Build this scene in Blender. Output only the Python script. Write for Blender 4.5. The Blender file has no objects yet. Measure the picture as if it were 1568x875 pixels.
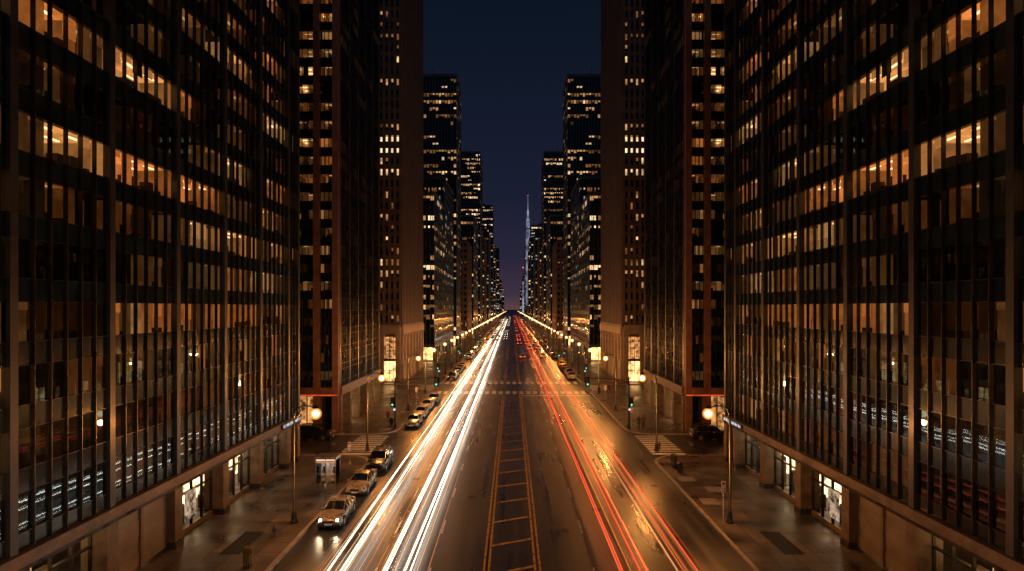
import bpy, math, random
from mathutils import Vector
R=random.Random(7)
scene=bpy.context.scene
scene.view_settings.view_transform='Standard'
try: scene.view_settings.look='None'
except Exception: pass
scene.view_settings.exposure=0

# ------------------------------------------------------------ materials
def nn(nt,t,**k):
    n=nt.nodes.new(t)
    for a,b in k.items(): setattr(n,a,b)
    return n
def ramp(nt,stops,fac):
    r=nn(nt,'ShaderNodeValToRGB'); e=r.color_ramp.elements
    while len(e)<len(stops): e.new(0.5)
    for el,(p,c) in zip(e,stops):
        el.position=p; el.color=(c[0],c[1],c[2],1) if hasattr(c,'__len__') else (c,c,c,1)
    nt.links.new(fac,r.inputs[0]); return r.outputs[0]
def noise(nt,vec,scale,detail=4,rough=.55):
    n=nn(nt,'ShaderNodeTexNoise'); n.inputs['Scale'].default_value=scale
    n.inputs['Detail'].default_value=detail; n.inputs['Roughness'].default_value=rough
    nt.links.new(vec,n.inputs['Vector']); return n.outputs['Fac']
def mapping(nt,vec,scale):
    m=nn(nt,'ShaderNodeMapping'); m.inputs['Scale'].default_value=scale
    nt.links.new(vec,m.inputs['Vector']); return m.outputs[0]
def math_(nt,op,a,b=None,clamp=False):
    n=nn(nt,'ShaderNodeMath',operation=op); n.use_clamp=clamp
    for i,x in enumerate((a,b)):
        if x is None: continue
        if isinstance(x,(int,float)): n.inputs[i].default_value=x
        else: nt.links.new(x,n.inputs[i])
    return n.outputs[0]
def mixc(nt,fac,a,b,blend='MIX'):
    n=nn(nt,'ShaderNodeMix',data_type='RGBA',blend_type=blend)
    for key,x in ((0,fac),(6,a),(7,b)):
        if isinstance(x,(int,float)): n.inputs[key].default_value=x
        elif isinstance(x,tuple): n.inputs[key].default_value=(x[0],x[1],x[2],1)
        else: nt.links.new(x,n.inputs[key])
    return n.outputs[2]
def base(name):
    m=bpy.data.materials.new(name); m.use_nodes=True; nt=m.node_tree
    nt.nodes.clear(); o=nn(nt,'ShaderNodeOutputMaterial'); tc=nn(nt,'ShaderNodeTexCoord')
    return m,nt,o,tc.outputs['Object']
def pmat(name,col,rough=.5,metal=0,var=.3,scale=3.0,bump=0,spec=.5,coat=0):
    m,nt,o,oc=base(name); p=nn(nt,'ShaderNodeBsdfPrincipled')
    n=noise(nt,oc,scale)
    lo=tuple(c*(1-var) for c in col); hi=tuple(min(1,c*(1+var)) for c in col)
    nt.links.new(ramp(nt,[(.3,lo),(.7,hi)],n),p.inputs['Base Color'])
    nt.links.new(ramp(nt,[(.3,rough*.8),(.7,min(1,rough*1.2))],n),p.inputs['Roughness'])
    p.inputs['Metallic'].default_value=metal; p.inputs['Specular IOR Level'].default_value=spec
    p.inputs['Coat Weight'].default_value=coat
    if bump:
        b=nn(nt,'ShaderNodeBump'); b.inputs['Strength'].default_value=bump; b.inputs['Distance'].default_value=.02
        nt.links.new(noise(nt,oc,scale*6),b.inputs['Height']); nt.links.new(b.outputs[0],p.inputs['Normal'])
    nt.links.new(p.outputs[0],o.inputs[0]); return m
def emat(name,col,strength,var=0,scale=1.0,sample=True,stretch=(1,1,1)):
    m,nt,o,oc=base(name); e=nn(nt,'ShaderNodeEmission'); e.inputs[0].default_value=(*col,1)
    e.inputs[1].default_value=strength
    if var:
        n=noise(nt,mapping(nt,oc,stretch),scale,2)
        s=ramp(nt,[(.35,strength*(1-var)/10),(.65,strength*(1+var)/10)],n)
        nt.links.new(math_(nt,'MULTIPLY',s,10.0),e.inputs[1])
    nt.links.new(e.outputs[0],o.inputs[0])
    if not sample:
        try: m.cycles.emission_sampling='NONE'
        except Exception: pass
    return m
def halo_glow(name,col,strength,op):
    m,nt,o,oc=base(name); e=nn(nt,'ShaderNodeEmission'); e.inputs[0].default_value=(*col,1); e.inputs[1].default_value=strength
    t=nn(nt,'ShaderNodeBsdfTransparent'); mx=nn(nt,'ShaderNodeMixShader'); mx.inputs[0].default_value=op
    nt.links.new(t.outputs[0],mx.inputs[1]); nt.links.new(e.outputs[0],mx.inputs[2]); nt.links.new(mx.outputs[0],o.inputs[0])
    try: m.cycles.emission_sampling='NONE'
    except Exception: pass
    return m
def glass_mat(name,tint=(.8,.82,.8),refl=.05,rough=.02):
    m,nt,o,oc=base(name)
    t=nn(nt,'ShaderNodeBsdfTransparent'); t.inputs[0].default_value=(*tint,1)
    g=nn(nt,'ShaderNodeBsdfGlossy'); g.inputs['Roughness'].default_value=rough; g.inputs[0].default_value=(.42,.58,.70,1)
    b=nn(nt,'ShaderNodeBump'); b.inputs['Strength'].default_value=.06; b.inputs['Distance'].default_value=.02
    nt.links.new(noise(nt,oc,.7,2),b.inputs['Height']); nt.links.new(b.outputs[0],g.inputs['Normal'])
    f=nn(nt,'ShaderNodeFresnel'); f.inputs[0].default_value=1.5
    mx=nn(nt,'ShaderNodeMixShader')
    nt.links.new(math_(nt,'ADD',f.outputs[0],refl,True),mx.inputs[0])
    nt.links.new(t.outputs[0],mx.inputs[1]); nt.links.new(g.outputs[0],mx.inputs[2])
    nt.links.new(mx.outputs[0],o.inputs[0]); return m

def asphalt():
    m,nt,o,oc=base('asphalt'); p=nn(nt,'ShaderNodeBsdfPrincipled')
    big=noise(nt,mapping(nt,oc,(1,.25,1)),.25,5)
    streak=noise(nt,mapping(nt,oc,(1.6,.03,1)),1.0,4)
    fine=noise(nt,oc,60,3)
    col=ramp(nt,[(.3,(.028,.029,.032)),(.55,(.055,.056,.060)),(.75,(.10,.099,.100))],big)
    col=mixc(nt,.6,col,ramp(nt,[(.35,.25),(.65,1.0)],streak),'MULTIPLY')
    col=mixc(nt,.5,col,ramp(nt,[(.3,.5),(.7,1.0)],fine),'MULTIPLY')
    br=nn(nt,'ShaderNodeTexBrick'); br.inputs['Scale'].default_value=1; br.inputs['Mortar Size'].default_value=.012
    br.inputs['Brick Width'].default_value=9.; br.inputs['Row Height'].default_value=3.35; br.inputs['Color1'].default_value=(1,1,1,1)
    br.inputs['Color2'].default_value=(.55,.55,.55,1); br.inputs['Mortar'].default_value=(.35,.35,.35,1)
    rot=nn(nt,'ShaderNodeMapping'); rot.inputs['Rotation'].default_value=(0,0,math.radians(90)); rot.inputs['Location'].default_value=(1.3,-1.65,0)
    nt.links.new(oc,rot.inputs[0]); nt.links.new(rot.outputs[0],br.inputs['Vector'])
    col=mixc(nt,.8,col,br.outputs[0],'MULTIPLY')
    vo=nn(nt,'ShaderNodeTexVoronoi',feature='DISTANCE_TO_EDGE'); vo.inputs['Scale'].default_value=.28
    dn=nn(nt,'ShaderNodeTexNoise'); dn.inputs['Scale'].default_value=1.2; nt.links.new(oc,dn.inputs['Vector'])
    va=nn(nt,'ShaderNodeVectorMath',operation='ADD'); nt.links.new(oc,va.inputs[0]); nt.links.new(dn.outputs['Color'],va.inputs[1])
    nt.links.new(va.outputs[0],vo.inputs['Vector'])
    crack=ramp(nt,[(0,.2),(.014,1.0)],vo.outputs['Distance'])
    col=mixc(nt,.8,col,crack,'MULTIPLY')
    nt.links.new(col,p.inputs['Base Color'])
    rr=mixc(nt,.5,ramp(nt,[(.3,.18),(.7,.5)],streak),ramp(nt,[(.35,.16),(.65,.5)],big))
    nt.links.new(rr,p.inputs['Roughness']); p.inputs['Specular IOR Level'].default_value=.8
    b=nn(nt,'ShaderNodeBump'); b.inputs['Strength'].default_value=.3; b.inputs['Distance'].default_value=.01
    nt.links.new(fine,b.inputs['Height']); nt.links.new(b.outputs[0],p.inputs['Normal'])
    nt.links.new(p.outputs[0],o.inputs[0]); return m
def sidewalk_mat():
    m,nt,o,oc=base('sidewalk_concrete'); p=nn(nt,'ShaderNodeBsdfPrincipled')
    br=nn(nt,'ShaderNodeTexBrick'); br.offset=0; br.inputs['Scale'].default_value=1; br.inputs['Mortar Size'].default_value=.03
    br.inputs['Brick Width'].default_value=1.5; br.inputs['Row Height'].default_value=1.5
    br.inputs['Color1'].default_value=(.18,.15,.13,1); br.inputs['Color2'].default_value=(.085,.075,.07,1); br.inputs['Mortar'].default_value=(.012,.012,.012,1)
    nt.links.new(oc,br.inputs['Vector'])
    big=noise(nt,oc,.35,5); sp=noise(nt,oc,7,3)
    col=mixc(nt,.9,br.outputs[0],ramp(nt,[(.3,.15),(.7,1.0)],big),'MULTIPLY')
    col=mixc(nt,.6,col,ramp(nt,[(.3,.5),(.6,1.0)],sp),'MULTIPLY')
    nt.links.new(col,p.inputs['Base Color'])
    nt.links.new(ramp(nt,[(.3,.2),(.65,.55)],big),p.inputs['Roughness'])
    b=nn(nt,'ShaderNodeBump'); b.inputs['Strength'].default_value=.3; b.inputs['Distance'].default_value=.01
    nt.links.new(noise(nt,oc,30),b.inputs['Height']); nt.links.new(b.outputs[0],p.inputs['Normal'])
    nt.links.new(p.outputs[0],o.inputs[0]); return m
def paint_mat(name,col,lo=.25,t0=.36,t1=.5):
    m,nt,o,oc=base(name); p=nn(nt,'ShaderNodeBsdfPrincipled')
    n=noise(nt,oc,2.2,6,.7); n2=noise(nt,oc,25,2)
    nt.links.new(ramp(nt,[(.3,tuple(c*.5 for c in col)),(.7,col)],n2),p.inputs['Base Color']); p.inputs['Roughness'].default_value=.5
    t=nn(nt,'ShaderNodeBsdfTransparent'); mx=nn(nt,'ShaderNodeMixShader')
    nt.links.new(ramp(nt,[(t0,lo),(t1,1.0)],n),mx.inputs[0])
    nt.links.new(t.outputs[0],mx.inputs[1]); nt.links.new(p.outputs[0],mx.inputs[2]); nt.links.new(mx.outputs[0],o.inputs[0]); return m

M={}
M['asphalt']=asphalt(); M['side']=sidewalk_mat()
M['curb']=pmat('curb_stone',(.26,.23,.2),.5,var=.3,scale=2,bump=.2)
M['ground']=pmat('ground_dirt',(.05,.048,.045),.9)
M['yellow']=paint_mat('yellow_paint',(.78,.42,.05)); M['white']=paint_mat('white_paint',(.8,.8,.77))
M['zebra']=paint_mat('crosswalk_paint',(.85,.85,.83),.6,.3,.4)
M['iron']=pmat('cast_iron',(.035,.033,.03),.45,.8,bump=.3,scale=8)
M['bronze']=pmat('bronze_mullion',(.036,.034,.035),.3,.55,var=.45,scale=.8)
M['darkstone']=pmat('dark_granite',(.024,.028,.033),.4,var=.35,scale=1.0,bump=.1)
M['shopstone']=pmat('shopfront_granite',(.11,.085,.068),.5,var=.4,scale=1.4,bump=.15)
M['redstone']=pmat('red_brown_stone',(.19,.088,.052),.6,var=.35,scale=.8,bump=.15)
M['brownstone']=pmat('brown_stone',(.12,.08,.06),.7,var=.35,scale=.4,bump=.15)
M['beigestone']=pmat('limestone',(.3,.23,.17),.65,var=.25,scale=.6,bump=.1)
M['spandrel']=pmat('spandrel_glass',(.007,.016,.022),.14,.0,var=.4,scale=.5,spec=.5)
M['darkwall']=pmat('dark_cladding',(.02,.022,.026),.4,var=.3,scale=.5)
M['bluewall']=pmat('blue_steel_cladding',(.05,.08,.11),.4,.2,var=.3,scale=.3)
M['interior']=pmat('unlit_interior',(.010,.014,.018),.9)
M['furn']=pmat('furniture',(.035,.022,.016),.6)
M['glass']=glass_mat('window_glass'); M['shopglass']=glass_mat('shop_glass',(.9,.9,.88),.03)
M['backglass']=pmat('dark_window_glass',(.010,.019,.026),.08,0,var=.4,scale=.2,spec=.9)
M['shutter']=pmat('metal_shutter',(.2,.17,.14),.45,.3,var=.2,scale=1)
M['metal']=pmat('painted_metal',(.03,.034,.033),.4,.6)
M['alu']=pmat('aluminium',(.45,.45,.44),.35,.9)
M['black']=pmat('black_rubber',(.012,.012,.012),.7)
M['chrome']=pmat('chrome',(.6,.6,.6),.12,1.0,var=.1)
M['carglass']=pmat('car_glass',(.01,.011,.012),.05,0,spec=1.0)
cols={'o':(1.0,.28,.055),'a':(1.0,.37,.095),'c':(1.0,.46,.15)}
ROOM={}
for k,c in cols.items():
    for lv,s in ((1,.032),(2,.22),(3,1.0)):  # walls, ceilings, blinds and partitions glow by emission, standing in for room lighting
        ROOM[k,lv]=(emat(f'lit_room_wall_{k}{lv}',c,s*.8,.4,.45,False,(1,1,.6)),
                    emat(f'lit_ceiling_{k}{lv}',c,s*1.0,.3,.8,False),
                    emat(f'ceiling_light_{k}{lv}',(1,.64,.30),s*3.0,0,1,False),
                    emat(f'window_blind_{k}{lv}',c,s*.5,.2,3,False,(1,1,6)),
                    emat(f'partition_{k}{lv}',c,s*.3,.3,1,False))
FAR=[emat('far_window_a',(1,.50,.18),.42,.7,.7,False),emat('far_window_b',(1,.60,.27),.8,.6,.6,False),
     emat('far_window_c',(1,.42,.13),.17,.7,.5,False),emat('far_window_d',(1,.70,.38),1.3,.5,.7,False),
     emat('far_window_e',(.6,.8,1.0),.3,.6,.5,False)]
M['lobby']=emat('lobby_light',(1,.52,.18),2.3,.7,.9,True)
M['shop']=emat('shop_light',(1,.68,.36),3.0,.8,1.6,True,(1,1,.6))
M['shopdim']=emat('dim_shop_light',(1,.42,.13),.6,.9,1.2,False)
M['neon']=emat('red_neon',(1,.1,.03),.8,.3,1,True)
M['poster']=emat('poster_light',(.6,.4,.26),.5,.9,2.5,False)
M['sign']=emat('sign_light',(.75,.85,1.0),.5,.8,4,False)
M['bulb']=emat('sodium_bulb',(1,.76,.42),20,sample=False)
M['halo']=halo_glow('inner_lamp_halo',(1,.40,.09),3.0,.55)  # see-through emissive shell imitating the glare halo around a bulb
M['halo2']=halo_glow('outer_lamp_halo',(1,.36,.07),1.6,.3)
M['head']=emat('headlight_lit',(1,.82,.55),10,sample=False)
M['tail']=emat('taillight_lit',(1,.05,.02),6,sample=False)
M['taildark']=pmat('taillight_off',(.2,.01,.01),.2)
M['headoff']=pmat('headlight_off',(.6,.6,.58),.1,.3)
M['green']=emat('signal_green',(.1,.9,.6),2.5,sample=False); M['red']=emat('signal_red',(1,.06,.03),4,sample=False)
M['walk']=emat('walk_signal',(.6,.85,1),1.2,sample=False)
M['lensoff']=pmat('signal_lens_off',(.05,.02,.02),.2)
M['signwhite']=pmat('sign_white',(.7,.7,.68),.4); M['signred']=pmat('sign_red',(.5,.03,.03),.4)
M['signgreen']=pmat('street_name_sign',(.02,.12,.06),.4)

# ------------------------------------------------------------ mesh builder
class MB:
    def __init__(s): s.v=[];s.f=[];s.m=[];s.sm=[];s.mats=[];s.mir=1;s.frame()
    def frame(s,o=(0,0,0),u=(1,0),n=(0,1)): s.o=o;s.u=u;s.n=n
    def P(s,U,N,Z):
        return ((s.o[0]+s.u[0]*U+s.n[0]*N)*s.mir, s.o[1]+s.u[1]*U+s.n[1]*N, s.o[2]+Z)
    def mi(s,mat):
        if mat not in s.mats: s.mats.append(mat)
        return s.mats.index(mat)
    def face(s,pts,mat,out=None,smooth=False):
        w=[s.P(*p) for p in pts]
        if out is not None:
            a,b,c=Vector(w[0]),Vector(w[1]),Vector(w[2]); nrm=(b-a).cross(c-a)
            q=Vector(s.P(*out))-Vector(s.P(0,0,0))
            if nrm.dot(q)<0: w.reverse()
        i=len(s.v); s.v+=w; s.f.append(tuple(range(i,i+len(w)))); s.m.append(s.mi(mat)); s.sm.append(smooth)
    def box(s,u0,u1,n0,n1,z0,z1,mat):
        i=len(s.v); k=s.mi(mat)
        for z in (z0,z1):
            for (u,n) in ((u0,n0),(u1,n0),(u1,n1),(u0,n1)): s.v.append(s.P(u,n,z))
        for q in ((0,3,2,1),(4,5,6,7),(0,1,5,4),(1,2,6,5),(2,3,7,6),(3,0,4,7)):
            s.f.append(tuple(i+a for a in q)); s.m.append(k); s.sm.append(False)
    def tube(s,pts,rad,mat,seg=8,cap=True):
        k=s.mi(mat); n=len(pts); i=len(s.v)
        P=[Vector(p) for p in pts]
        if not hasattr(rad,'__len__'): rad=[rad]*n
        for a in range(n):
            d=(P[min(a+1,n-1)]-P[max(a-1,0)]).normalized()
            x=d.cross(Vector((0,0,1)) if abs(d.z)<.95 else Vector((0,1,0))).normalized(); y=d.cross(x)
            for b in range(seg):
                t=2*math.pi*b/seg; q=P[a]+(x*math.cos(t)+y*math.sin(t))*rad[a]
                s.v.append(s.P(q.x,q.y,q.z))
        for a in range(n-1):
            for b in range(seg):
                c=(b+1)%seg
                s.f.append((i+a*seg+b,i+a*seg+c,i+(a+1)*seg+c,i+(a+1)*seg+b)); s.m.append(k); s.sm.append(True)
        if cap:
            s.f.append(tuple(i+b for b in range(seg))); s.m.append(k); s.sm.append(False)
            s.f.append(tuple(i+(n-1)*seg+b for b in range(seg))); s.m.append(k); s.sm.append(False)
    def prism(s,poly,z0,z1,mat,top=None):
        i=len(s.v); n=len(poly); k=s.mi(mat)
        for z in (z0,z1):
            for p in poly: s.v.append(s.P(p[0],p[1],z))
        for a in range(n):
            b=(a+1)%n; s.f.append((i+a,i+b,i+n+b,i+n+a)); s.m.append(k); s.sm.append(False)
        s.f.append(tuple(i+n+a for a in range(n))); s.m.append(s.mi(top) if top else k); s.sm.append(False)
    def sphere(s,c,r,mat,sz=1.0,seg=10,rings=6):
        pts=[];rad=[]
        for a in range(rings+1):
            t=math.pi*a/rings; pts.append((c[0],c[1],c[2]-math.cos(t)*r*sz)); rad.append(max(.001,math.sin(t)*r))
        s.tube(pts,rad,mat,seg)
    def mesh(s,name):
        me=bpy.data.meshes.new(name); me.from_pydata(s.v,[],s.f)
        for m in s.mats: me.materials.append(m)
        me.polygons.foreach_set('material_index',s.m); me.polygons.foreach_set('use_smooth',s.sm); me.update(); return me
    def obj(s,name,loc=(0,0,0),rot=0):
        o=bpy.data.objects.new(name,s.mesh(name)); scene.collection.objects.link(o); o.location=loc; o.rotation_euler[2]=rot; return o
def inst(name,me,loc,rot=0,sx=1):
    o=bpy.data.objects.new(name,me); scene.collection.objects.link(o); o.location=loc; o.rotation_euler[2]=rot; o.scale=(sx,1,1); return o

# ------------------------------------------------------------ facades
def rooms(mb,u0,u1,zf,h,lv,rng,wz0,wz1,w):
    k=rng.choice('ooaac'); A,C,L,B,Q=ROOM[k,lv]; d=rng.uniform(2.2,4.5)
    N0=-.3
    mb.face([(u0,-d,zf),(u1,-d,zf),(u1,-d,zf+h),(u0,-d,zf+h)],A)
    mb.face([(u0,N0,zf+h-.22),(u1,N0,zf+h-.22),(u1,-d,zf+h-.22),(u0,-d,zf+h-.22)],C)
    mb.face([(u0,N0,zf+.05),(u1,N0,zf+.05),(u1,-d,zf+.05),(u0,-d,zf+.05)],M['furn'])
    for u in (u0+.01,u1-.01):
        mb.face([(u,N0,zf),(u,-d,zf),(u,-d,zf+h),(u,N0,zf+h)],Q)
    if lv>=2:
        n=max(1,int((u1-u0)/1.5))
        for i in range(n):
            uc=u0+(i+.5)*(u1-u0)/n
            for nd in (1.1,2.3):
                if nd<d: mb.box(uc-.45,uc+.45,-nd-.08,-nd+.08,zf+h-.30,zf+h-.24,L)
    for i in range(int(round((u1-u0)/w))):
        if rng.random()<.75:
            uc=u0+(i+rng.uniform(.2,.8))*w; hh=rng.uniform(.95,1.6)*h/2.9; ww=rng.uniform(.1,.42)
            mb.box(uc-ww,uc+ww,-1.3,-.7,zf,zf+hh,M['furn'])
        if rng.random()<.25:
            uc=u0+(i+rng.uniform(.3,.7))*w; mb.box(uc-.3,uc+.3,-d+.05,-d+.15,zf+h*.35,zf+h*.62,Q)
        r=rng.random()
        if r<.5:
            dz=rng.choice([.2,.3,.45,.6,1.0,1.0])*(wz1-wz0)
            mb.face([(u0+i*w+.04,-.22,zf+wz1-dz),(u0+(i+1)*w-.04,-.22,zf+wz1-dz),(u0+(i+1)*w-.04,-.22,zf+wz1+.05),(u0+i*w+.04,-.22,zf+wz1+.05)],B if r<.32 else (Q if r<.44 else M['furn']))
def curtain(mb,bounds,panes,z0,st,ns,wz0,wz1,pier,pd,pmat_,mull,litf,rng,u_end=None):
    top=z0+st*ns; U0,U1=bounds[0],bounds[-1]; out=(0,1,0)
    for b in bounds: mb.box(b-pier,b+pier,-.25,pd,z0-.05,top,pmat_)
    for j in range(ns+1):
        za=z0+st*j; a=za+(wz1-st if j>0 else 0); b=za+wz0 if j<ns else za
        mb.box(U0,U1,-.3,-.035,a,b,M['spandrel'])
        mb.box(U0,U1,-.03,.015,b-.035,b,mull)
        if j>0: mb.box(U0,U1,-.03,.015,a,a+.03,mull)
        mb.box(U0,U1,-6,-.31,za-.2,za,M['interior'])
    for bi in range(len(bounds)-1):
        a,b=bounds[bi]+pier,bounds[bi+1]-pier; n=panes[bi]; w=(b-a)/n
        for k in range(1,n):
            mb.box(a+k*w-.025,a+k*w+.025,-.12,.10,z0,top,mull)
        for j in range(ns):
            zf=z0+st*j; za,zb=zf+wz0,zf+wz1
            for k in range(n):
                t=[-.06+rng.uniform(-.004,.004) for _ in range(3)]; t.append(t[0]+t[2]-t[1])
                mb.face([(a+k*w,t[0],za),(a+(k+1)*w,t[1],za),(a+(k+1)*w,t[2],zb),(a+k*w,t[3],zb)],M['glass'],out)
            g=litf(bi,j,n,rng); i=0
            while i<n:
                e=i
                while e<n and g[e]==g[i]: e+=1
                if g[i]: rooms(mb,a+i*w,a+e*w,zf,st-.0,g[i],rng,wz0,wz1,w)
                else: mb.face([(a+i*w,-1.6,zf),(a+e*w,-1.6,zf),(a+e*w,-1.6,zf+st),(a+i*w,-1.6,zf+st)],M['interior'])
                i=e
def simple(mb,length,z0,H,st,bay,ph,pd,pm,sm,prob,rng,wh=.5,rowvar=True,pal=(0,0,1,2,2,3),rec=.3):
    n=max(1,round(length/bay)); bay=length/n; ns=int((H-z0)/st); out=(0,1,0)
    mb.face([(0,-rec,z0),(length,-rec,z0),(length,-rec,H),(0,-rec,H)],M['backglass'],out)
    ln=-rec+.04; rb=-rec-.02; sf=-.06 if rec>.2 else -.02
    for i in range(n+1):
        c=i*bay; mb.box(max(0,c-ph),min(length,c+ph),rb,pd,z0,H,pm)
    for j in range(ns+1):
        zz=z0+j*st; mb.box(0.001,length-.001,rb+.01,sf,zz,min(H,zz+st*(1-wh)),sm)
    for j in range(ns):
        rp=prob*(rng.choice([.1,.4,.9,1.0,2.2]) if rowvar else 1); last=None
        for i in range(n):
            if last is not None and rng.random()<.45: lit=last
            else: lit=(FAR[rng.choice(pal)] if rng.random()<rp else False)
            last=lit
            if lit:
                a=i*bay+ph+.04; b=(i+1)*bay-ph-.04; za=z0+j*st+st*(1-wh)+.04; zb=z0+(j+1)*st-.04
                if rng.random()<.45: za=zb-(zb-za)*.5
                if b-a>1.0:
                    m=(a+b)/2
                    mb.face([(a,ln,za),(m-.05,ln,za),(m-.05,ln,zb),(a,ln,zb)],lit,out)
                    if rng.random()<.7: mb.face([(m+.05,ln,za),(b,ln,za),(b,ln,zb),(m+.05,ln,zb)],lit,out)
                else: mb.face([(a,ln,za),(b,ln,za),(b,ln,zb),(a,ln,zb)],lit,out)
def rooftop(mb,x0,x1,y0,y1,h,rng,mat):
    mb.frame(); mb.box(x0-.15,x1+.15,y0-.15,y1+.15,h,h+1.2,mat)
    w=(x1-x0);d=(y1-y0)
    mb.box(x0+w*.3,x1-w*.35,y0+d*.3,y1-d*.25,h+1.2,h+1.2+rng.uniform(2,4),M['darkwall'])
    mb.tube([(x0+w*.6,y0+d*.4,h),(x0+w*.6,y0+d*.4,h+8)],.12,M['metal'],6)

def tower(name,mir,xs,y0,y1,h,seed,st=3.1,bay=1.6,ph=.2,pd=.15,pm='darkwall',sm='darkwall',prob=.3,base_h=5,width=28,pal=(0,0,1,2,2,3),wh=.48,lobby=True,sprob=None,rec=.3):
    rng=random.Random(seed); mb=MB(); mb.mir=mir
    X=-xs
    mb.frame(); mb.box(X-width,X-.35,y0+.35,y1,0,h,M[pm])
    for (o,u,n,L) in (((X,y0,0),(-1,0),(0,-1),width),((X,y0,0),(0,1),(1,0),y1-y0)):
        mb.frame(o,u,n)
        simple(mb,L,base_h,h,st,bay,ph,pd,M[pm],M[sm],prob if n==(0,-1) or sprob is None else sprob,rng,wh,True,pal,rec)
        nb=max(1,round(L/4.5)); bw=L/nb
        for i in range(nb+1): mb.box(max(0,i*bw-.45),min(L,i*bw+.45),-.34,max(pd,.1)+.05,0,base_h,M[pm])
        mb.box(0,L,-.34,.12+pd,base_h-.9,base_h+.05,M[pm])
        for i in range(nb):
            mt=M['lobby'] if rng.random()<.45 else (M['shopdim'] if rng.random()<.7 else M['backglass'])
            if not lobby and mt is M['lobby']: mt=M['shopdim']
            mb.face([(i*bw+.45,-.3,.3),((i+1)*bw-.45,-.3,.3),((i+1)*bw-.45,-.3,base_h-.9),(i*bw+.45,-.3,base_h-.9)],mt,(0,1,0))
            mb.box((i+.5)*bw-.04,(i+.5)*bw+.04,-.29,-.2,.3,base_h-.9,M['metal'])
    rooftop(mb,X-width,X,y0,y1,h,rng,M[pm])
    return mb.obj(name)

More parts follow.
